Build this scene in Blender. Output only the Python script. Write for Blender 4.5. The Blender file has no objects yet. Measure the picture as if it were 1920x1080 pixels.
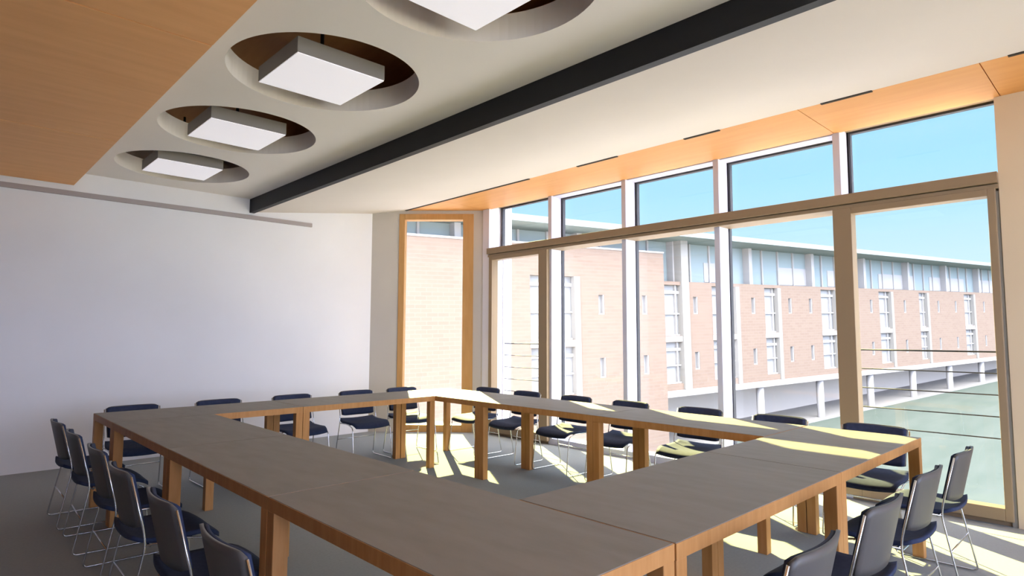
import bpy, bmesh, math, random
from mathutils import Vector, Matrix

C = bpy.context.scene.collection
SC = bpy.context.scene
random.seed(4)

# ------------------------------------------------------------------ camera
yaw, pit, rol = 0.76265913, 0.07732805, 0.00328334
CAM_Z = 1.38
fw = Vector((math.sin(yaw) * math.cos(pit), math.cos(yaw) * math.cos(pit), math.sin(pit)))
rt = fw.cross(Vector((0, 0, 1))).normalized()
up = rt.cross(fw)
r2 = rt * math.cos(rol) + up * math.sin(rol)
u2 = -rt * math.sin(rol) + up * math.cos(rol)
cam_d = bpy.data.cameras.new('camera')
cam = bpy.data.objects.new('camera', cam_d)
C.objects.link(cam)
cam.matrix_world = Matrix(((r2.x, u2.x, -fw.x, 0), (r2.y, u2.y, -fw.y, 0), (r2.z, u2.z, -fw.z, CAM_Z), (0, 0, 0, 1)))
cam_d.sensor_width = 36
cam_d.lens = 1144.38 * 36 / 1920
cam_d.clip_start = 0.02
cam_d.clip_end = 500
SC.camera = cam

# ------------------------------------------------------------------ world
W = bpy.data.worlds.new('sky')
SC.world = W
W.use_nodes = True
nt = W.node_tree
nt.nodes.clear()
out = nt.nodes.new('ShaderNodeOutputWorld')
bg = nt.nodes.new('ShaderNodeBackground')
tc = nt.nodes.new('ShaderNodeTexCoord')
sep = nt.nodes.new('ShaderNodeSeparateXYZ')
nt.links.new(tc.outputs['Generated'], sep.inputs[0])


def wmath(op, a, b=None, c=None):
    n = nt.nodes.new('ShaderNodeMath')
    n.operation = op
    for i, v in enumerate((a, b, c)):
        if v is None:
            continue
        if isinstance(v, (int, float)):
            n.inputs[i].default_value = v
        else:
            nt.links.new(v, n.inputs[i])
    return n.outputs[0]


def wsmooth(v, a, b):
    n = nt.nodes.new('ShaderNodeMapRange')
    n.interpolation_type = 'SMOOTHSTEP'
    n.inputs['From Min'].default_value = a
    n.inputs['From Max'].default_value = b
    nt.links.new(v, n.inputs['Value'])
    return n.outputs['Result']


def wmix(f, a, b):
    n = nt.nodes.new('ShaderNodeMix')
    n.data_type = 'RGBA'
    nt.links.new(f, n.inputs[0])
    for i, v in ((6, a), (7, b)):
        if isinstance(v, tuple):
            n.inputs[i].default_value = (*v, 1)
        else:
            nt.links.new(v, n.inputs[i])
    return n.outputs[2]


SKY_LOW = (0.76, 0.94, 1.10)        # pale horizon beyond the brick building
SKY_MID = (0.41, 0.78, 1.10)        # cyan sky seen in the upper panes
SKY_HIGH = (3.2, 3.3, 3.8)       # zenith above the view, brightened to add light
SKY_BACK = (7.6, 8.4, 11.6)         # unseen sky behind the camera, brightened to fill the room
SKY_BACK_HIGH = (13.0, 12.5, 12.5)  # upper part of the unseen back sky, raised further as fill
low = wmix(wsmooth(sep.outputs['Z'], 0.02, 0.26), SKY_LOW, SKY_MID)
front = wmath('ADD', wmath('MULTIPLY', sep.outputs['X'], 0.69), wmath('MULTIPLY', sep.outputs['Y'], 0.72))
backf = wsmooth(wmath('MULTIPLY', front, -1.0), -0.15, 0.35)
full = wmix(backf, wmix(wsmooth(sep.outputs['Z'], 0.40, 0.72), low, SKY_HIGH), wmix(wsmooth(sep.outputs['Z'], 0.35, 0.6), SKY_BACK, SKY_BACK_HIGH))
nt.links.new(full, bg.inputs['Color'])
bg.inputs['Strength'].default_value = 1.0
nt.links.new(bg.outputs[0], out.inputs[0])

# ------------------------------------------------------------------ sun
SUN_AZ = math.radians(-122.5)
SUN_DIR = Vector((math.cos(SUN_AZ), math.sin(SUN_AZ), -0.537)).normalized()
sl = bpy.data.lights.new('sun', 'SUN')
sl.energy = 31
sl.color = (1.0, 0.88, 0.34)
sl.angle = math.radians(0.5)
so = bpy.data.objects.new('sun', sl)
C.objects.link(so)
so.rotation_euler = SUN_DIR.to_track_quat('-Z', 'Y').to_euler()
so.location = (12, 18, 12)


def portal(loc, rot, sx, sy):
    l = bpy.data.lights.new('window_portal', 'AREA')
    l.shape = 'RECTANGLE'
    l.size, l.size_y = sx, sy
    l.cycles.is_portal = True
    o = bpy.data.objects.new('window_portal', l)
    C.objects.link(o)
    o.location = loc
    o.rotation_euler = rot


portal((6.12, 3.7, 1.62), (0, math.radians(90), 0), 3.2, 6.0)
portal((5.35, 7.35, 1.6), (math.radians(90), 0, math.radians(-45) + math.pi), 1.0, 3.1)
portal((1.95, -4.22, 1.65), (math.radians(90), 0, 0), 6.3, 2.8)

SC.view_settings.view_transform = 'Standard'
SC.view_settings.look = 'None'
SC.view_settings.gamma = 1.0
SC.view_settings.use_curve_mapping = False
SC.view_settings.exposure = 0.15
SC.cycles.max_bounces = 12
SC.cycles.diffuse_bounces = 8
SC.cycles.transparent_max_bounces = 24
SC.cycles.use_denoising = True
SC.cycles.sample_clamp_indirect = 6.0
SC.cycles.caustics_reflective = False
SC.cycles.caustics_refractive = False


# ------------------------------------------------------------------ materials
def mat(name, col, rough=0.6, metal=0.0, col2=None, scale=8.0, stretch=(1, 1, 1), spec=0.3, detail=4.0, emit=None, estr=0.0, bump=0.0):
    m = bpy.data.materials.new(name)
    m.use_nodes = True
    t = m.node_tree
    p = t.nodes['Principled BSDF']
    p.inputs['Roughness'].default_value = rough
    p.inputs['Metallic'].default_value = metal
    p.inputs['Specular IOR Level'].default_value = spec
    p.inputs['Base Color'].default_value = (*col, 1)
    if col2 is not None or bump:
        co = t.nodes.new('ShaderNodeTexCoord')
        mp = t.nodes.new('ShaderNodeMapping')
        mp.inputs['Scale'].default_value = stretch
        no = t.nodes.new('ShaderNodeTexNoise')
        no.inputs['Scale'].default_value = scale
        no.inputs['Detail'].default_value = detail
        t.links.new(co.outputs['Object'], mp.inputs[0])
        t.links.new(mp.outputs[0], no.inputs['Vector'])
        if col2 is not None:
            r = t.nodes.new('ShaderNodeValToRGB')
            r.color_ramp.elements[0].position = 0.32
            r.color_ramp.elements[1].position = 0.68
            r.color_ramp.elements[0].color = (*col, 1)
            r.color_ramp.elements[1].color = (*col2, 1)
            t.links.new(no.outputs['Fac'], r.inputs[0])
            t.links.new(r.outputs[0], p.inputs['Base Color'])
        if bump:
            b = t.nodes.new('ShaderNodeBump')
            b.inputs['Strength'].default_value = bump
            b.inputs['Distance'].default_value = 0.01
            t.links.new(no.outputs['Fac'], b.inputs['Height'])
            t.links.new(b.outputs[0], p.inputs['Normal'])
    if emit:
        p.inputs['Emission Color'].default_value = (*emit, 1)
        p.inputs['Emission Strength'].default_value = estr
    return m


def glass_mat(name, tint=(0.97, 0.99, 0.99), refl=0.025):
    m = bpy.data.materials.new(name)
    m.use_nodes = True
    t = m.node_tree
    t.nodes.clear()
    o = t.nodes.new('ShaderNodeOutputMaterial')
    mx = t.nodes.new('ShaderNodeMixShader')
    tr = t.nodes.new('ShaderNodeBsdfTransparent')
    gl = t.nodes.new('ShaderNodeBsdfGlossy')
    tr.inputs[0].default_value = (*tint, 1)
    gl.inputs['Roughness'].default_value = 0.02
    mx.inputs[0].default_value = refl
    t.links.new(tr.outputs[0], mx.inputs[1])
    t.links.new(gl.outputs[0], mx.inputs[2])
    t.links.new(mx.outputs[0], o.inputs[0])
    return m


def brick_mat(name, c1, c2, mortar):
    m = bpy.data.materials.new(name)
    m.use_nodes = True
    t = m.node_tree
    p = t.nodes['Principled BSDF']
    p.inputs['Roughness'].default_value = 0.9
    p.inputs['Specular IOR Level'].default_value = 0.1
    co = t.nodes.new('ShaderNodeTexCoord')
    sp = t.nodes.new('ShaderNodeSeparateXYZ')
    cb = t.nodes.new('ShaderNodeCombineXYZ')
    b = t.nodes.new('ShaderNodeTexBrick')
    t.links.new(co.outputs['Object'], sp.inputs[0])
    t.links.new(sp.outputs['X'], cb.inputs['X'])
    t.links.new(sp.outputs['Z'], cb.inputs['Y'])
    t.links.new(cb.outputs[0], b.inputs['Vector'])
    b.inputs['Color1'].default_value = (*c1, 1)
    b.inputs['Color2'].default_value = (*c2, 1)
    b.inputs['Mortar'].default_value = (*mortar, 1)
    b.inputs['Scale'].default_value = 1.0
    b.inputs['Brick Width'].default_value = 0.45
    b.inputs['Row Height'].default_value = 0.15
    b.inputs['Mortar Size'].default_value = 0.012
    t.links.new(b.outputs['Color'], p.inputs['Base Color'])
    return m


M = dict(
    wall=mat('painted_plaster', (0.73, 0.72, 0.75), 0.8, col2=(0.76, 0.75, 0.78), scale=1.5),
    corner=mat('taupe_plaster', (0.50, 0.46, 0.42), 0.8, col2=(0.53, 0.49, 0.44), scale=2),
    pier=mat('tan_plaster', (0.58, 0.47, 0.34), 0.8, col2=(0.62, 0.50, 0.36), scale=1.2),
    ceil=mat('ceiling_plaster', (0.80, 0.755, 0.72), 0.85, col2=(0.82, 0.775, 0.74), scale=1.5),
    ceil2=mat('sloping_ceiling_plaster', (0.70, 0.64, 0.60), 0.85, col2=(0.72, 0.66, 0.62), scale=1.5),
    lining=mat('ceiling_ring_lining', (0.60, 0.58, 0.56), 0.8),
    dark=mat('light_cutting_wall', (0.09, 0.085, 0.085), 0.9),  # for the unseen left wall, dark so little light returns from it
    rail=mat('taupe_rail', (0.34, 0.30, 0.30), 0.6),
    black=mat('black_metal', (0.012, 0.012, 0.014), 0.55),
    slot=mat('dark_slot', (0.04, 0.03, 0.025), 0.8),
    ply=mat('ceiling_plywood', (0.82, 0.415, 0.165), 0.55, col2=(0.88, 0.46, 0.19), scale=3.0, stretch=(0.6, 5, 5), detail=6),
    soffit=mat('window_soffit_ply', (0.68, 0.32, 0.105), 0.5, col2=(0.73, 0.36, 0.125), scale=2.5, stretch=(5, 0.6, 5)),
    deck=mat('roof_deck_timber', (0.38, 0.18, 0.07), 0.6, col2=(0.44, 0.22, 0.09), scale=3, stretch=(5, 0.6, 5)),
    floor=mat('grey_carpet', (0.29, 0.31, 0.32), 0.95, col2=(0.315, 0.335, 0.345), scale=60, spec=0.05),
    alu=mat('silver_window_frame', (0.58, 0.59, 0.73), 0.5),
    brown=mat('bronze_window_frame', (0.27, 0.195, 0.125), 0.5),
    white=mat('white_paint', (0.74, 0.74, 0.86), 0.6),
    gasket=mat('dark_gasket', (0.05, 0.05, 0.06), 0.6),
    timber=mat('oak_frame', (0.44, 0.24, 0.085), 0.5, col2=(0.50, 0.28, 0.11), scale=4, stretch=(6, 6, 0.8)),
    glass=glass_mat('window_glass'),
    top=mat('table_laminate', (0.205, 0.187, 0.158), 0.55, col2=(0.238, 0.216, 0.186), scale=5.0, stretch=(3.0, 0.8, 1), detail=6, spec=0.25),
    leg=mat('table_oak', (0.43, 0.20, 0.062), 0.5, col2=(0.50, 0.25, 0.088), scale=5, stretch=(8, 8, 1)),
    navy=mat('navy_upholstery', (0.022, 0.032, 0.075), 0.75, col2=(0.03, 0.042, 0.09), scale=40, spec=0.2),
    shell=mat('grey_back_shell', (0.082, 0.076, 0.073), 0.45, spec=0.4),
    chrome=mat('steel_rod', (0.62, 0.62, 0.64), 0.25, metal=1.0),
    housing=mat('light_housing', (0.22, 0.205, 0.195), 0.6),
    diffuser=mat('light_diffuser', (0.80, 0.78, 0.82), 0.6, emit=(0.95, 0.92, 1.0), estr=0.38),
    brick=brick_mat('pale_brick', (0.178, 0.128, 0.098), (0.190, 0.140, 0.107), (0.195, 0.15, 0.12)),
    cream=mat('cream_render', (0.23, 0.215, 0.19), 0.8),
    bwhite=mat('white_render', (0.30, 0.285, 0.27), 0.8),
    bglass=mat('facade_glass', (0.222, 0.220, 0.213), 0.5, spec=0.1),
    teal=mat('roof_storey_glass', (0.20, 0.238, 0.235), 0.5, spec=0.1),
    broof=mat('grey_green_roof', (0.185, 0.222, 0.208), 0.6),
    under=mat('undercroft_render', (0.37, 0.335, 0.29), 0.9),
    lawn=mat('lawn_grass', (0.085, 0.105, 0.088), 0.95, col2=(0.105, 0.122, 0.105), scale=0.25, stretch=(1, 4, 1), spec=0.05),
    bounce_court=mat('bounce_forecourt_paving', (0.84, 0.80, 0.78), 0.9),  # added unseen ground, kept very pale to reflect sun up to the ceiling
    path=mat('pale_paving', (0.22, 0.21, 0.20), 0.9),
    cable=mat('railing_steel', (0.03, 0.028, 0.03), 0.6),
    stone=mat('outer_render', (0.6, 0.56, 0.5), 0.9),
)


# ------------------------------------------------------------------ mesh helpers
def newbm():
    return bmesh.new()


def box(bm, x0, x1, y0, y1, z0, z1):
    vs = [bm.verts.new(p) for p in ((x0, y0, z0), (x1, y0, z0), (x1, y1, z0), (x0, y1, z0), (x0, y0, z1), (x1, y0, z1), (x1, y1, z1), (x0, y1, z1))]
    for f in ((0, 3, 2, 1), (4, 5, 6, 7), (0, 1, 5, 4), (1, 2, 6, 5), (2, 3, 7, 6), (3, 0, 4, 7)):
        bm.faces.new([vs[i] for i in f])
    return vs


def prism(bm, pts, z0, z1):
    a = [bm.verts.new((x, y, z0)) for x, y in pts]
    b = [bm.verts.new((x, y, z1)) for x, y in pts]
    n = len(pts)
    bm.faces.new(a[::-1])
    bm.faces.new(b)
    for i in range(n):
        bm.faces.new((a[i], a[(i + 1) % n], b[(i + 1) % n], b[i]))


def tube(bm, pts, r, seg=8, closed=False):
    pts = [Vector(p) for p in pts]
    n = len(pts)
    rings = []
    ref = None
    for i, p in enumerate(pts):
        if closed:
            d = (pts[(i + 1) % n] - pts[i - 1]).normalized()
        elif i == 0:
            d = (pts[1] - p).normalized()
        elif i == n - 1:
            d = (p - pts[i - 1]).normalized()
        else:
            d = ((pts[i + 1] - p).normalized() + (p - pts[i - 1]).normalized()).normalized()
        if ref is None:
            ref = d.orthogonal().normalized()
        else:
            ref = (ref - d * ref.dot(d)).normalized()
        s = d.cross(ref)
        rings.append([bm.verts.new(p + (ref * math.cos(a) + s * math.sin(a)) * r) for a in [2 * math.pi * k / seg for k in range(seg)]])
    m = n if closed else n - 1
    for i in range(m):
        A, B = rings[i], rings[(i + 1) % n]
        for k in range(seg):
            bm.faces.new((A[k], A[(k + 1) % seg], B[(k + 1) % seg], B[k]))
    if not closed:
        bm.faces.new(rings[0][::-1])
        bm.faces.new(rings[-1])


def bend(pts, r=0.04, k=5):
    """round the inner corners of a polyline"""
    pts = [Vector(p) for p in pts]
    o = [pts[0]]
    for i in range(1, len(pts) - 1):
        a, b, c = pts[i - 1], pts[i], pts[i + 1]
        d1, d2 = (a - b), (c - b)
        q = min(r, d1.length * 0.45, d2.length * 0.45)
        p1, p2 = b + d1.normalized() * q, b + d2.normalized() * q
        for j in range(k + 1):
            t = j / k
            o.append(p1 * (1 - t) ** 2 + b * 2 * t * (1 - t) + p2 * t * t)
    o.append(pts[-1])
    return o


def obj(name, bm, m, parent=None, smooth=False, bevel=0.0):
    bmesh.ops.recalc_face_normals(bm, faces=bm.faces[:])
    me = bpy.data.meshes.new(name)
    bm.to_mesh(me)
    bm.free()
    me.materials.append(M[m] if isinstance(m, str) else m)
    if smooth:
        for p in me.polygons:
            p.use_smooth = True
    o = bpy.data.objects.new(name, me)
    C.objects.link(o)
    if parent is not None:
        o.parent = parent
    if bevel:
        b = o.modifiers.new('bevel', 'BEVEL')
        b.width = bevel
        b.segments = 2
        b.limit_method = 'ANGLE'
    return o


def empty(name, loc=(0, 0, 0), rz=0.0):
    o = bpy.data.objects.new(name, None)
    o.empty_display_size = 0.1
    C.objects.link(o)
    o.location = loc
    o.rotation_euler = (0, 0, rz)
    return o


def tag(o, label, cat, group=None):
    o['label'] = label
    o['category'] = cat
    if group:
        o['group'] = group
    return o


def struct(o, label=None):
    o['kind'] = 'structure'
    if label:
        o['label'] = label
    return o


def bobj(name, m, parent, *boxes, bevel=0.0):
    bm = newbm()
    for b in boxes:
        box(bm, *b)
    return obj(name, bm, m, parent, bevel=bevel)


def dup(root):
    """copy a thing with its parts and sub-parts (mesh data shared)"""
    r = root.copy()
    C.objects.link(r)
    for ch in root.children:
        c = ch.copy()
        C.objects.link(c)
        c.parent = r
        for g in ch.children:
            d = g.copy()
            C.objects.link(d)
            d.parent = c
    return r


# ------------------------------------------------------------------ room shell
FAR, WIN, BACK, LEFT = 7.83, 5.80, -4.0, -2.6
TOPZ = 3.62
P0 = Vector((4.64, FAR))
CD = Vector((1, -1)).normalized()          # along the chamfered corner
CN = Vector((1, 1)).normalized()           # outwards


def ch(s, d=0.0):
    p = P0 + CD * s + CN * d
    return (p.x, p.y)


struct(bobj('floor', 'floor', None, (LEFT - 0.2, WIN + 0.25, BACK - 0.2, FAR + 0.2, -0.25, 0.0)), 'grey carpet floor of the meeting room')
struct(bobj('wall_far', 'wall', None, (LEFT - 0.2, P0.x, FAR, FAR + 0.2, 0, TOPZ)), 'plain white far wall')
struct(bobj('wall_left', 'dark', None, (LEFT - 0.2, LEFT, BACK, FAR, 0, TOPZ)), 'unseen left wall, made dark to cut light from that side')
# back wall behind the camera: unseen row of windows added to let in fill light
bm = newbm()
for b in ((LEFT, WIN, BACK - 0.2, BACK, 0, 0.3), (LEFT, WIN, BACK - 0.2, BACK, 3.0, TOPZ), (LEFT, -1.2, BACK - 0.2, BACK, 0.3, 3.0), (5.1, WIN, BACK - 0.2, BACK, 0.3, 3.0)):
    box(bm, *b)
struct(obj('wall_back', bm, 'wall'), 'white wall behind the camera')
w = struct(empty('window_7', (1.95, BACK - 0.1, 0.3)), 'unseen window band added behind the camera for fill light')
bm = newbm()
for x in (-3.15, -1.575, 0, 1.575, 3.09):
    box(bm, x, x + 0.06, -0.05, 0.05, 0, 2.7)
box(bm, -3.15, 3.15, -0.05, 0.05, 0, 0.06)
box(bm, -3.15, 3.15, -0.05, 0.05, 2.64, 2.7)
obj('window_frame', bm, 'alu', w)
bobj('pane', 'glass', w, (-3.09, 3.09, -0.006, 0.006, 0.06, 2.64))

# chamfered corner
S_END = 1.64
S_FR0, S_FR1 = 0.40, 1.492
bm = newbm()
prism(bm, [ch(0), ch(S_FR0), ch(S_FR0, 0.2), ch(0, 0.2)], 0, TOPZ)
prism(bm, [ch(S_FR1), ch(S_END), ch(S_END, 0.2), ch(S_FR1, 0.2)], 0, TOPZ)
prism(bm, [ch(S_FR0), ch(S_FR1), ch(S_FR1, 0.2), ch(S_FR0, 0.2)], 3.15, TOPZ)
struct(obj('wall_corner', bm, 'corner'), 'grey angled wall in the corner, around the timber window')
w = struct(empty('window_6', (*ch((S_FR0 + S_FR1) / 2), 0)), 'tall oak framed window in the angled corner')
w.rotation_euler = (0, 0, math.radians(-45))
hw = (S_FR1 - S_FR0) / 2
bobj('window_frame', 'timber', w, (-hw, -hw + 0.085, -0.012, 0.14, 0, 3.15), (hw - 0.155, hw, -0.012, 0.14, 0, 3.15),
     (-hw + 0.085, hw - 0.155, -0.012, 0.14, 3.065, 3.15), (-hw + 0.085, hw - 0.155, -0.012, 0.14, 0.0, 0.10), bevel=0.004)
bobj('pane', 'glass', w, (-hw + 0.07, hw - 0.14, 0.085, 0.097, 0.09, 3.08))

# window wall: five bays between mullions
HEAD = 3.2
struct(bobj('wall_window', 'pier', None, (WIN - 0.02, WIN + 0.25, BACK, 0.74, 0, TOPZ)), 'tan wall at the right of the big windows')
struct(bobj('wall_header', 'stone', None, (WIN + 0.02, WIN + 0.25, 0.74, 6.66, 3.27, TOPZ)), 'wall above the big windows')
x0, x1 = WIN, WIN + 0.24
MY = [(6.50, 6.66), (5.33, 5.39), (4.16, 4.22), (3.00, 3.06), (1.84, 1.90)]
TR0, TR1 = 2.50, 2.62

END_R = 0.76
edges = [(6.50, MY[1][1]), (MY[1][0], MY[2][1]), (MY[2][0], MY[3][1]), (MY[3][0], MY[4][1]), (MY[4][0], END_R)]
# white end jamb by the corner
struct(bobj('trim_1', 'white', None, (x0 - 0.03, x1, 6.52, 6.655, 0, 3.27)), 'white jamb between the angled corner and the windows')
# continuous transom bar and its lower rail
bm = newbm()
box(bm, x0 - 0.07, x1 - 0.02, END_R - 0.02, 6.53, TR0 + 0.035, TR1)
box(bm, x0 - 0.045, x1 - 0.02, END_R - 0.02, 6.53, TR0 - 0.005, TR0 + 0.03)
struct(obj('trim_2', bm, 'brown', None, bevel=0.004), 'bronze transom bar crossing all the big windows')
wn = 1
for i, (ya, yb) in enumerate(edges):
    opening = i in (0, 4)
    w = struct(empty('window_%d' % wn, (x0, (ya + yb) / 2, 0)), ['bay of the big window beside the angled corner', 'second bay of the big window from the corner', 'middle bay of the big window', 'fourth bay of the big window from the corner', 'bay of the big window beside the tan wall'][i])
    wn += 1
    oy = (ya + yb) / 2
    # glazed opening between mullion inner faces
    ga = ya if i == 0 else MY[i][0]
    gb = MY[i + 1][1] if i < 4 else END_R
    fm = newbm()
    # head strip and bottom rail
    box(fm, 0.03, 0.24, gb - oy, ga - oy, 3.24 if opening else 3.195, 3.27)
    box(fm, 0.0, 0.2, gb - oy, ga - oy, 0.0, 0.075)
    obj('window_frame', fm, 'alu' if not opening else 'brown', w)
    if i < 4:
        a, b = MY[i + 1]
        bobj('mullion', 'alu', w, (0.0, 0.19, a - oy, b - oy, 0.0, 3.27), bevel=0.003)
        bobj('gasket', 'gasket', w, (0.19, 0.24, a - oy - 0.012, b - oy + 0.012, 0.0, 3.27))
    gm = newbm()
    zg = 3.24 if opening else 3.195
    box(gm, 0.19, 0.24, gb - oy, ga - oy, zg - 0.02, zg)
    box(gm, 0.19, 0.24, ga - oy - 0.03, ga - oy - 0.005, TR1, zg - 0.02)
    obj('head_gasket', gm, 'gasket', w)
    if opening:
        # opening sash below the transom
        sb = bm2 = newbm()
        ha, hb = (ga, gb - 0.02) if i == 0 else (ga + 0.065, gb)
        wl = 0.065 if i == 0 else 0.15
        wr = 0.15 if i == 0 else 0.05
        box(sb, -0.05, 0.07, ha - oy - wl, ha - oy, 0.04, TR0)
        box(sb, -0.05, 0.07, hb - oy, hb - oy + wr, 0.04, TR0)
        box(sb, -0.05, 0.07, hb - oy + wr, ha - oy - wl, TR0 - 0.055, TR0)
        box(sb, -0.05, 0.07, hb - oy + wr, ha - oy - wl, 0.04, 0.13)
        obj('sash', sb, 'brown', w, bevel=0.004)
        bobj('pane', 'glass', w, (0.02, 0.03, hb - oy + wr - 0.01, ha - oy - wl + 0.01, 0.12, TR0 - 0.045))
    else:
        bobj('pane', 'glass', w, (0.21, 0.22, gb - oy + 0.005, ga - oy - 0.005, 0.07, TR0 + 0.02))
    bobj('pane', 'glass', w, (0.21, 0.22, gb - oy + 0.005, ga - oy - 0.005, TR1 - 0.02, zg - 0.005))
struct(bobj('trim_8', 'white', None, (x1, x1 + 0.16, 6.50, 6.655, -0.2, 3.6)), 'white outer reveal beside the first window bay')
# pale jamb at the tan wall
struct(bobj('trim_3', 'cream', None, (x0 - 0.015, x1 + 0.03, 0.735, 0.775, 0, TR0 - 0.02)), 'pale jamb between the last window bay and the tan wall')

# far wall rail and bulkhead below the ring ceiling
struct(bobj('trim_4', 'rail', None, (LEFT, 3.7, FAR - 0.03, FAR, 2.835, 2.885)), 'taupe rail along the top of the far wall')
struct(bobj('trim_5', 'wall', None, (LEFT, 2.86, FAR - 0.02, FAR, 2.888, 3.09)), 'white bulkhead above the taupe rail')

# ceilings ---------------------------------------------------------
RX0, RX1, RZ0, RZ1 = 1.04, 2.87, 3.09, 3.25
CX, CR, PITCH, CY0 = 1.83, 0.612, 1.55, 6.815
bm = newbm()
SEG = 72
cells = [CY0 - PITCH * k for k in range(7)]
for cy in cells:
    ya, yb = cy - PITCH / 2, cy + PITCH / 2
    rings = {}
    for nm, z in (('b', RZ0), ('t', RZ1)):
        inn, outr = [], []
        for k in range(SEG):
            a = 2 * math.pi * (k + 0.5) / SEG
            c, s = math.cos(a), math.sin(a)
            inn.append(bm.verts.new((CX + CR * c, cy + CR * s, z)))
            t = min(((RX1 - CX) / c) if c > 1e-6 else ((RX0 - CX) / c) if c < -1e-6 else 1e9,
                    (PITCH / 2 / abs(s)) if abs(s) > 1e-6 else 1e9)
            outr.append(bm.verts.new((CX + t * c, cy + t * s, z)))
        rings[nm] = (inn, outr)
        for k in range(SEG):
            k2 = (k + 1) % SEG
            bm.faces.new((inn[k], outr[k], outr[k2], inn[k2]))
        cor = [bm.verts.new((x, y, z)) for x, y in ((RX1, yb), (RX0, yb), (RX0, ya), (RX1, ya))]
        for q, cv in enumerate(cor):
            ang = math.atan2(cv.co.y - cy, cv.co.x - CX) % (2 * math.pi)
            k = int(math.floor(ang * SEG / (2 * math.pi) - 0.5)) % SEG
            bm.faces.new((outr[k], cv, outr[(k + 1) % SEG]))
    ib, it = rings['b'][0], rings['t'][0]
    for k in range(SEG):
        k2 = (k + 1) % SEG
        bm.faces.new((ib[k], ib[k2], it[k2], it[k]))
box(bm, RX0, RX1, CY0 + PITCH / 2, FAR, RZ0, RZ1)
bmesh.ops.remove_doubles(bm, verts=bm.verts[:], dist=0.0005)
struct(obj('ceiling', bm, 'ceil'), 'plaster ceiling with a row of round openings')
# plywood panel ceiling at the left, joints as narrow gaps
bm = newbm()
ys = [BACK, -1.15, 1.15, 3.45, 5.75, FAR - 0.035]
for i in range(len(ys) - 1):
    box(bm, LEFT, 1.035, ys[i] + 0.006, ys[i + 1] - 0.006, 2.945, 3.0)
struct(obj('ceiling_plywood', bm, 'ply'), 'plywood panel ceiling at the left')
struct(bobj('ceiling_upstand', 'ceil', None, (0.98, 1.036, BACK, FAR, 3.0, 3.25)), 'upstand above the plywood edge')
# sloping ceiling towards the windows
bm = newbm()
zf = lambda x: 2.925 + (x - 2.873) * (3.2 - 2.925) / (4.97 - 2.873)
sec = [(2.93, zf(2.93)), (4.97, 3.2), (4.97, 3.3), (2.93, 3.3)]
a = [bm.verts.new((x, BACK, z)) for x, z in sec]
b = [bm.verts.new((x, FAR, z)) for x, z in sec]
bm.faces.new(a)
bm.faces.new(b[::-1])
for i in range(4):
    bm.faces.new((a[i], b[i], b[(i + 1) % 4], a[(i + 1) % 4]))
struct(obj('ceiling_slope', bm, 'ceil2'), 'plaster ceiling rising towards the windows')
struct(bobj('trim_6', 'black', None, (2.872, 2.932, BACK, FAR, 2.918, 3.26)), 'black beam edge running along the ceiling')
# timber soffit over the windows, four boards
bm = newbm()
jy = [BACK, -1.65, 0.70, 1.88, 6.6]
for i in range(len(jy) - 1):
    box(bm, 4.972, WIN + 0.01, jy[i] + 0.003, jy[i + 1] - 0.003, 3.2, 3.26)
prism(bm, [(4.972, 6.603), (WIN, 6.603), (WIN, 6.67), (4.972, 7.49)], 3.2, 3.26)
struct(obj('trim_7', bm, 'soffit'), 'orange timber soffit above the big windows')
# roof deck above everything
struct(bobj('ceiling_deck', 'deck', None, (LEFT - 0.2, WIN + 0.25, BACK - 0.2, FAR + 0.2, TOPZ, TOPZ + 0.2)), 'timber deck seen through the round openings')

# dark slots where the ceiling meets the timber soffit
slots = [(4.92, 7.46), (3.66, 4.19), (2.55, 2.90), (1.34, 1.70), (0.10, 0.55)]
sl_names = ['long thin dark slot vent by the corner window, at the soffit edge', 'second dark ceiling slot vent from the corner window', 'dark ceiling slot vent above the third window bay', 'dark ceiling slot vent above the bay beside the tan wall', 'dark ceiling slot vent above the tan wall at the right edge']
for (a_, b_), lb in zip(slots, sl_names):
    tag(bobj('slot_vent', 'slot', None, (4.955, 4.985, a_, b_, 3.192, 3.203)), lb, 'vent', 'dark slots along the timber soffit')

# ------------------------------------------------------------------ ceiling lights in the round openings
def make_light():
    r = empty('ceiling_light')
    hs = 0.30
    bobj('housing', 'housing', r, (-hs, hs, -hs, hs, 0.006, 0.105), bevel=0.003)
    bobj('diffuser', 'diffuser', r, (-hs + 0.004, hs - 0.004, -hs + 0.004, hs - 0.004, 0.0, 0.008))
    bm = newbm()
    tube(bm, [(0, 0, 0.1), (0, 0, TOPZ - 3.06 + 0.005)], 0.012, 10)
    obj('hanger', bm, 'black', r)
    return r


light_labels = ['square box light in the largest round ceiling opening, cut by the top edge', 'square box light in the second round ceiling opening, next to the largest one',
                'square box light in the third round ceiling opening, between its neighbours', 'square box light in the smallest round ceiling opening, nearest the far wall']
proto_l = None
for k, yy in enumerate((2.20, 3.735, 5.275, 6.80)):
    l = make_light() if proto_l is None else dup(proto_l)
    proto_l = proto_l or l
    l.location = (1.805, yy - 0.0, 3.06)
    tag(l, light_labels[k], 'ceiling light', 'box lights in the round ceiling openings')

# ------------------------------------------------------------------ tables
TZ = 0.74


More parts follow.
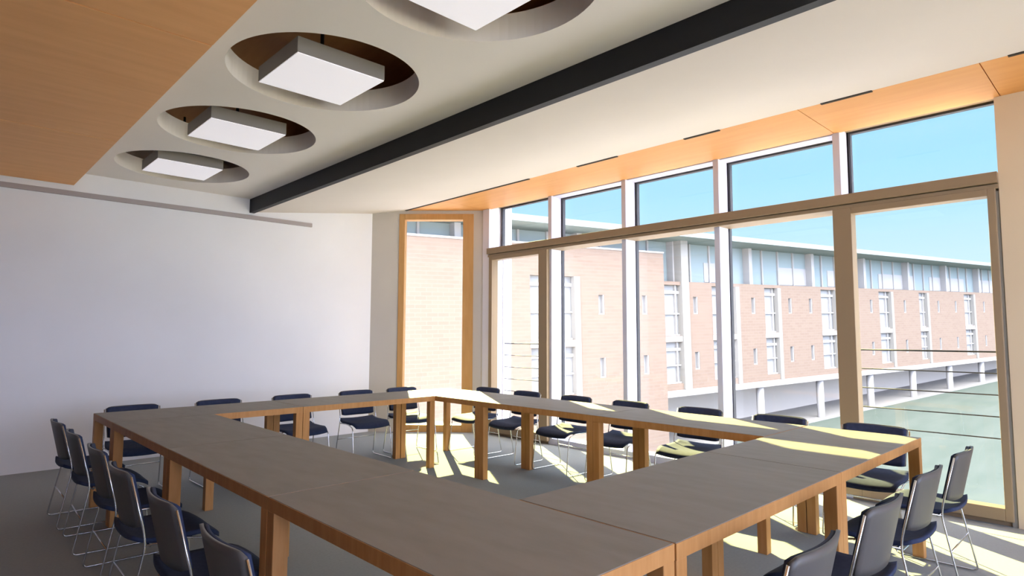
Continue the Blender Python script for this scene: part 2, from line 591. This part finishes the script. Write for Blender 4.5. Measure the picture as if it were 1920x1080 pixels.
def make_table(lx, ly):
    """lx, ly: footprint"""
    r = empty('conference_table')
    bobj('tabletop', 'top', r, (-lx / 2 + 0.004, lx / 2 - 0.004, -ly / 2 + 0.004, ly / 2 - 0.004, TZ - 0.05, TZ), bevel=0.002)
    e = 0.0015
    bm = newbm()
    X, Y = lx / 2 - e, ly / 2 - e
    box(bm, -X, X, -Y, -Y + 0.012, TZ - 0.052, TZ - 0.002)
    box(bm, -X, X, Y - 0.012, Y, TZ - 0.052, TZ - 0.002)
    box(bm, -X, -X + 0.012, -Y + 0.012, Y - 0.012, TZ - 0.052, TZ - 0.002)
    box(bm, X - 0.012, X, -Y + 0.012, Y - 0.012, TZ - 0.052, TZ - 0.002)
    obj('edge_band', bm, 'leg', r)
    L = 0.062
    for sx in (-1, 1):
        for sy in (-1, 1):
            xa, xb = sorted((sx * X, sx * (X - L)))
            ya, yb = sorted((sy * Y, sy * (Y - L)))
            bobj('leg', 'leg', r, (xa, xb, ya, yb, 0, TZ - 0.052), bevel=0.003)
    return r


TW = 0.70
tY = make_table(TW, 1.40)
tX = make_table(1.45, TW)
tables = [
    (tY, 1.36, 1.755, 'wooden table of the left run, cut by the bottom edge and nearest the camera'),
    (tY, 1.36, 3.155, 'wooden table in the middle of the left run, beside the dark chairs'),
    (tY, 1.36, 4.555, 'wooden table of the left run next to the far left corner table'),
    (tX, 1.735, 5.607, 'wooden table at the far left corner, in front of the white wall'),
    (tX, 3.185, 5.607, 'wooden table of the far run, nearer the oak corner window'),
    (tY, 4.262, 5.253, 'sunlit wooden table at the far corner, in front of the oak window'),
    (tY, 4.262, 3.853, 'wooden table in the middle of the window run'),
    (tY, 4.262, 2.453, 'wooden table of the window run with broad sun stripes, next to the right corner'),
    (tX, 3.885, 1.40, 'wooden table at the right corner, beside the three grey-backed chairs'),
    (tX, 2.435, 1.40, 'wooden table of the near run with the visible seam at its left end'),
]
usedp = set()
for p, x, y, lb in tables:
    if id(p) in usedp:
        t = dup(p)
    else:
        t = p
        usedp.add(id(p))
    t.location = (x, y, 0)
    tag(t, lb, 'table', 'tables forming the hollow rectangle')


# ------------------------------------------------------------------ chairs
def make_chair():
    """faces +y, origin on the floor under the seat centre"""
    r = empty('stacking_chair')
    # seat: dished, waterfall front, rounded corners
    bm = newbm()
    NX, NY = 14, 14
    def seatpt(i, j):
        u = -1 + 2 * i / NX
        v = -1 + 2 * j / NY
        # squircle corners
        e = 0.30
        x = u * math.sqrt(1 - e * v * v / 2 * abs(v)) * 0.235
        y = v * math.sqrt(1 - e * u * u / 2 * abs(u)) * 0.215
        z = 0.445 + 0.012 * u * u - 0.010 * math.cos(v * 1.4)
        if v > 0.45:
            z -= 0.045 * ((v - 0.45) / 0.55) ** 2
        if v < -0.6:
            z += 0.02 * ((-v - 0.6) / 0.4) ** 2
        return Vector((x, y, z))
    top = [[bm.verts.new(seatpt(i, j)) for j in range(NY + 1)] for i in range(NX + 1)]
    bot = [[bm.verts.new(seatpt(i, j) - Vector((0, 0, 0.022))) for j in range(NY + 1)] for i in range(NX + 1)]
    for i in range(NX):
        for j in range(NY):
            bm.faces.new((top[i][j], top[i + 1][j], top[i + 1][j + 1], top[i][j + 1]))
            bm.faces.new((bot[i][j], bot[i][j + 1], bot[i + 1][j + 1], bot[i + 1][j]))
    per = [(i, 0) for i in range(NX)] + [(NX, j) for j in range(NY)] + [(i, NY) for i in range(NX, 0, -1)] + [(0, j) for j in range(NY, 0, -1)]
    for k in range(len(per)):
        (i, j), (i2, j2) = per[k], per[(k + 1) % len(per)]
        bm.faces.new((top[i][j], bot[i][j], bot[i2][j2], top[i2][j2]))
    obj('seat', bm, 'navy', r, smooth=True)

    # backrest: curved shell (sides wrap forwards), rounded top, leaning back
    def backpt(u, v, off):
        # u -1..1 across, v 0..1 up
        hwid = 0.208 + 0.010 * v
        hmax = 1.0 - 0.06 * abs(u) ** 12
        vv = v * hmax
        lowc = 0.05 * abs(u) ** 6 * (1 - v)
        z = 0.497 + (vv + lowc) * 0.285
        y = -0.200 - 0.062 * vv + 0.035 * u * u + off
        return Vector((u * hwid, y, z))
    for nm, m, o0, o1, sc in (('backrest', 'shell', -0.008, 0.006, 1.0), ('back_cushion', 'navy', 0.007, 0.022, 0.965)):
        bm = newbm()
        NU, NV = 16, 8
        f = [[bm.verts.new(backpt((-1 + 2 * i / NU) * sc, 0.5 + (j / NV - 0.5) * sc, o1)) for j in range(NV + 1)] for i in range(NU + 1)]
        g = [[bm.verts.new(backpt((-1 + 2 * i / NU) * sc, 0.5 + (j / NV - 0.5) * sc, o0)) for j in range(NV + 1)] for i in range(NU + 1)]
        for i in range(NU):
            for j in range(NV):
                bm.faces.new((f[i][j], f[i][j + 1], f[i + 1][j + 1], f[i + 1][j]))
                bm.faces.new((g[i][j], g[i + 1][j], g[i + 1][j + 1], g[i][j + 1]))
        per = [(i, 0) for i in range(NU)] + [(NU, j) for j in range(NV)] + [(i, NV) for i in range(NU, 0, -1)] + [(0, j) for j in range(NV, 0, -1)]
        for k in range(len(per)):
            (i, j), (i2, j2) = per[k], per[(k + 1) % len(per)]
            bm.faces.new((f[i][j], g[i][j], g[i2][j2], f[i2][j2]))
        obj(nm, bm, m, r, smooth=True)
    # two side loops of steel rod: back upright, rear leg, sled runner, front leg, seat rail
    for s in (-1, 1):
        bm = newbm()
        x = s * 0.242
        up_ = [(s * 0.228, -0.222, 0.760), (s * 0.234, -0.160, 0.50), (s * 0.240, -0.150, 0.42), (s * 0.250, -0.232, 0.009), (s * 0.250, 0.215, 0.009), (x, 0.165, 0.395), (x, 0.05, 0.424), (x, -0.150, 0.424)]
        tube(bm, bend(up_, 0.035), 0.0055, 8)
        obj('side_frame', bm, 'chrome', r, smooth=True)
    bm = newbm()
    tube(bm, [(-0.242, 0.06, 0.418), (0.242, 0.06, 0.418)], 0.0055, 8)
    tube(bm, [(-0.242, -0.13, 0.418), (0.242, -0.13, 0.418)], 0.0055, 8)
    tube(bm, [(-0.244, -0.188, 0.23), (0.244, -0.188, 0.23)], 0.0045, 8)
    obj('cross_rod', bm, 'chrome', r, smooth=True)
    for c_ in r.children:
        c_.data.transform(Matrix.Scale(0.95, 4))
    return r


rows = []
# (x, y, rotation, label, group)
gl = 'chairs along the left table run'
for y, lb in ((2.08, 'dark stacking chair at the bottom edge, nearest of the left row'),
              (2.77, 'dark stacking chair in the left row, second from the bottom edge'),
              (3.50, 'dark stacking chair in the left row, third from the bottom edge'),
              (4.18, 'dark stacking chair in the left row, fourth from the bottom edge'),
              (4.93, 'dark stacking chair in the left row, next to the farthest one'),
              (5.62, 'dark stacking chair at the far end of the left row, against the white wall')):
    rows.append((0.95 if y > 3.6 else 0.93, y, -90, lb, gl))
gf = 'chairs along the far table run'
for x, lb in ((1.38, 'stacking chair at the far left corner table, leftmost of the far row'),
              (2.11, 'second stacking chair from the left behind the far tables'),
              (2.85, 'stacking chair in the middle of the far row'),
              (3.60, 'fourth stacking chair behind the far tables, in front of the grey angled wall'),
              (4.22, 'stacking chair in front of the oak corner window, rightmost of the far row')):
    rows.append((x, 6.15, 180, lb, gf))
gw = 'chairs along the window table run'
for y, lb in ((5.64, 'stacking chair by the windows nearest the oak corner window'),
              (4.97, 'stacking chair by the windows, second from the oak corner window'),
              (4.24, 'stacking chair by the windows, third from the oak corner window'),
              (3.55, 'stacking chair in the middle of the window row'),
              (2.80, 'stacking chair by the windows, third from the right corner'),
              (2.10, 'stacking chair by the windows, second from the right corner'),
              (1.42, 'stacking chair by the windows at the right corner of the tables')):
    rows.append((4.78, y, 90, lb, gw))
gn = 'chairs along the near table run'
for x, lb in ((2.04, 'dark stacking chair at the bottom edge, nearest of the right-hand row'),
              (2.76, 'grey-backed stacking chair at lower right, nearest of the three whole backs'),
              (3.54, 'grey-backed stacking chair at lower right, middle of the three whole backs'),
              (4.30, 'grey-backed stacking chair at lower right, farthest of the three whole backs, next to the window')):
    rows.append((x, 0.995 if x > 3 else 0.975, 0, lb, gn))
proto_c = None
for x, y, rz, lb, g in rows:
    c = make_chair() if proto_c is None else dup(proto_c)
    proto_c = proto_c or c
    c.location = (x, y, 0)
    c.rotation_euler = (0, 0, math.radians(rz + random.uniform(-2, 2)))
    tag(c, lb, 'chair', g)

# ------------------------------------------------------------------ outside: guard rails, lawn, brick building
def railing(y0, y1, label):
    r = empty('balcony_railing', (6.07, (y0 + y1) / 2, 0))
    h = (y1 - y0) / 2
    for k in range(5):
        bm = newbm()
        z = 1.262 - 0.168 * k
        tube(bm, [(0, -h, z), (0, h, z)], 0.005 if k else 0.007, 8)
        obj('bar', bm, 'cable', r, smooth=True)
    bm = newbm()
    for yy in (-h, h):
        box(bm, -0.012, 0.012, yy - 0.012, yy + 0.012, 0.0, 1.29)
        box(bm, -0.07, 0.0, yy - 0.012, yy + 0.012, 0.02, 0.05)
        box(bm, -0.07, 0.0, yy - 0.012, yy + 0.012, 1.2, 1.23)
    obj('end_post', bm, 'alu', r)
    tag(r, label, 'railing')


railing(5.36, 6.60, 'thin horizontal bar guard rail outside the window bay beside the oak window')
railing(0.70, 1.87, 'thin horizontal bar guard rail outside the window bay at the right')

GZ = -3.9
BR = empty('brick_building', (27.41, 15.40, GZ))
TILT = 0.026
BR.rotation_euler = (0, -TILT, math.radians(-10.36))
tag(BR, 'long pale brick building with glazed top storey and white columns across the lawn', 'building')
h = -GZ


def wall_holes(bm, u0, u1, z0, z1, holes, y, dep):
    us = sorted({u0, u1} | {v for q in holes for v in q[:2]})
    zs = sorted({z0, z1} | {v for q in holes for v in q[2:]})
    us = [u for u in us if u0 <= u <= u1]
    zs = [z for z in zs if z0 <= z <= z1]
    for a, b in zip(us, us[1:]):
        for c, d in zip(zs, zs[1:]):
            mu, mz = (a + b) / 2, (c + d) / 2
            if any(q[0] < mu < q[1] and q[2] < mz < q[3] for q in holes):
                continue
            box(bm, a, b, y, y + dep, c, d)


# window bays (u0, u1, spandrel top, sill) and small windows
small_left = [(-11.5, 0), (-6.35, 0), (-3.75, 0)]
small_right = [(0.0, 0), (4.6, 0), (7.95, 0), (10.0, 0), (14.6, 0), (16.9, 0), (21.4, 0), (26.5, 0), (29.4, 0), (34.6, 0), (38.0, 0)]
bays_left = [(-10.1, -7.6)]
bays_right = [(-2.25, -0.75), (1.25, 3.35), (5.6, 7.0), (11.1, 12.9), (17.9, 19.7), (23.5, 24.9), (30.9, 32.8), (37.0, 38.8)]
BASE, FT, FB = 0.0, -1.15 + h, -1.45 + h
BT_L, BT_R, EAVE = 5.28 + h, 4.02 + h, 6.02 + h
SPL = -2.45


def bay_holes(b, top):
    u0, u1 = b
    return [(u0, u1, 1.42 + h, top), (u0, u1, -0.85 + h, 1.12 + h)]


def sw_holes(u):
    return [(u - 0.17, u + 0.17, 2.45 + h, 3.3 + h), (u - 0.17, u + 0.17, -0.25 + h, 0.6 + h)]


holes = []
for b in bays_left:
    holes += bay_holes(b, 4.05 + h)
for u, _ in small_left:
    holes += sw_holes(u)
bm = newbm()
wall_holes(bm, -24, SPL, BASE, BT_L, holes, -0.25, 0.5)
box(bm, -24, SPL, 0.6, 9, BASE, BT_L)
obj('brick_end_block', bm, 'brick', BR)
bobj('coping', 'bwhite', BR, (-24, SPL, -0.3, 0.3, BT_L, BT_L + 0.08))
holes = []
for b in bays_right:
    holes += bay_holes(b, 3.85 + h)
for u, _ in small_right:
    holes += sw_holes(u)
bm = newbm()
wall_holes(bm, SPL, 48, FT, BT_R, holes, 0.0, 0.35)
box(bm, SPL, 48, 0.7, 9, FT, BT_R)
obj('brick_wall', bm, 'brick', BR)
bobj('fascia', 'bwhite', BR, (SPL, 48, -0.08, 9, FB, FT))
bobj('undercroft_wall', 'under', BR, (SPL, 48, 3.2, 9, BASE - 1.2, FB))
# windows
for (u0, u1), y, top in [(b, -0.25, 4.05 + h) for b in bays_left] + [(b, 0.0, 3.85 + h) for b in bays_right]:
    for za, zb in ((1.42 + h, top), (-0.85 + h, 1.12 + h)):
        w = bobj('window', 'bglass', BR, (u0, u1, y + 0.22, y + 0.30, za, zb))
        t = 0.07
        zm = za + (zb - za) * 0.42
        um = u0 + (u1 - u0) * 0.62
        bobj('frame', 'bwhite', w, (u0, u0 + t, y + 0.12, y + 0.22, za, zb), (um, um + t, y + 0.12, y + 0.22, za, zb),
             (u0, u1, y + 0.12, y + 0.22, zm, zm + t), (u0, u1, y + 0.12, y + 0.22, zb - 0.42, zb - 0.28), (u0, u1, y + 0.12, y + 0.22, za, za + t))
    bobj('spandrel', 'bwhite', BR, (u0 - 0.04, u1 + 0.04, y - 0.03, y + 0.2, 1.14 + h, 1.40 + h))
    bobj('pilaster', 'cream', BR, (u1 - 0.28, u1 + 0.02, y - 0.06, y + 0.2, FT + 0.02, top))
for u, _ in small_left + small_right:
    y = -0.25 if u < SPL else 0.0
    for za, zb in ((2.45 + h, 3.3 + h), (-0.25 + h, 0.6 + h)):
        w = bobj('small_window', 'bglass', BR, (u - 0.17, u + 0.17, y + 0.16, y + 0.2, za, zb))
        bobj('frame', 'bwhite', w, (u - 0.17, u + 0.17, y + 0.02, y + 0.16, za, za + 0.05), (u + 0.10, u + 0.17, y + 0.02, y + 0.16, za + 0.05, zb))
# glazed top storey and oversailing roof
bobj('top_storey_glazing', 'teal', BR, (-24, 48, 0.75, 8.5, BT_R, EAVE))
k = -23.5
n = 0
while k < 47:
    big = abs(((k + 0.7) / 6.0) - round((k + 0.7) / 6.0)) < 0.13
    bobj('mullion', 'bwhite', BR, (k - (0.14 if big else 0.05), k + (0.14 if big else 0.05), 0.35 if big else 0.66, 0.75, BT_R, EAVE))
    k += 1.5
bobj('corner_pier', 'cream', BR, (-1.05, -0.55, -0.1, 0.75, FT, EAVE))
for a_, b_ in ((1.6, 3.2), (8.0, 11.0), (13.2, 16.4), (19.5, 24.5), (27.0, 33.0), (35.5, 39)):
    bobj('blind', 'bwhite', BR, (a_, b_, 0.72, 0.749, BT_R + 0.1, BT_R + 1.1))
bobj('roof', 'broof', BR, (-25, 49, -1.1, 10, EAVE, EAVE + 0.14), (-25, 49, -0.9, 10, EAVE + 0.14, EAVE + 0.30))
for k in range(9):
    u = 5.2 + 5.75 * k
    bm = newbm()
    tube(bm, [(u, 0.25, BASE - 1.6), (u, 0.25, FB + 0.01)], 0.2, 20)
    obj('column', bm, 'bwhite', BR, smooth=True)

# ground: tilted like the site
G = newbm()
R = Matrix.Rotation(math.radians(-10.36), 3, 'Z')


def gpt(u, v, dz=0.0, sl_=0.05):
    p = R @ Vector((u, v, 0))
    return (27.41 + p.x, 15.40 + p.y, GZ + sl_ * u + dz)


def slab(name, m, u0, u1, v0, v1, dz, label):
    bm = newbm()
    a = [bm.verts.new(gpt(u, v, dz)) for u, v in ((u0, v0), (u1, v0), (u1, v1), (u0, v1))]
    b = [bm.verts.new(gpt(u, v, dz - 0.3)) for u, v in ((u0, v0), (u1, v0), (u1, v1), (u0, v1))]
    bm.faces.new(a)
    bm.faces.new(b[::-1])
    for i in range(4):
        bm.faces.new((a[i], a[(i + 1) % 4], b[(i + 1) % 4], b[i]))
    struct(obj(name, bm, m), label)


slab('bounce_forecourt', 'bounce_court', -60, -6, -80, -0.35, 0.0, 'unseen pale paving added below the windows to bounce light')  # out-of-view reflector, added to throw daylight up through the windows
slab('lawn', 'lawn', -6, 90, -80, -0.35, 0.0, 'pale green lawn below the windows')
slab('path', 'path', -60, 90, -0.35, 14, 0.02, 'pale paved strip under the brick building')
G.free()
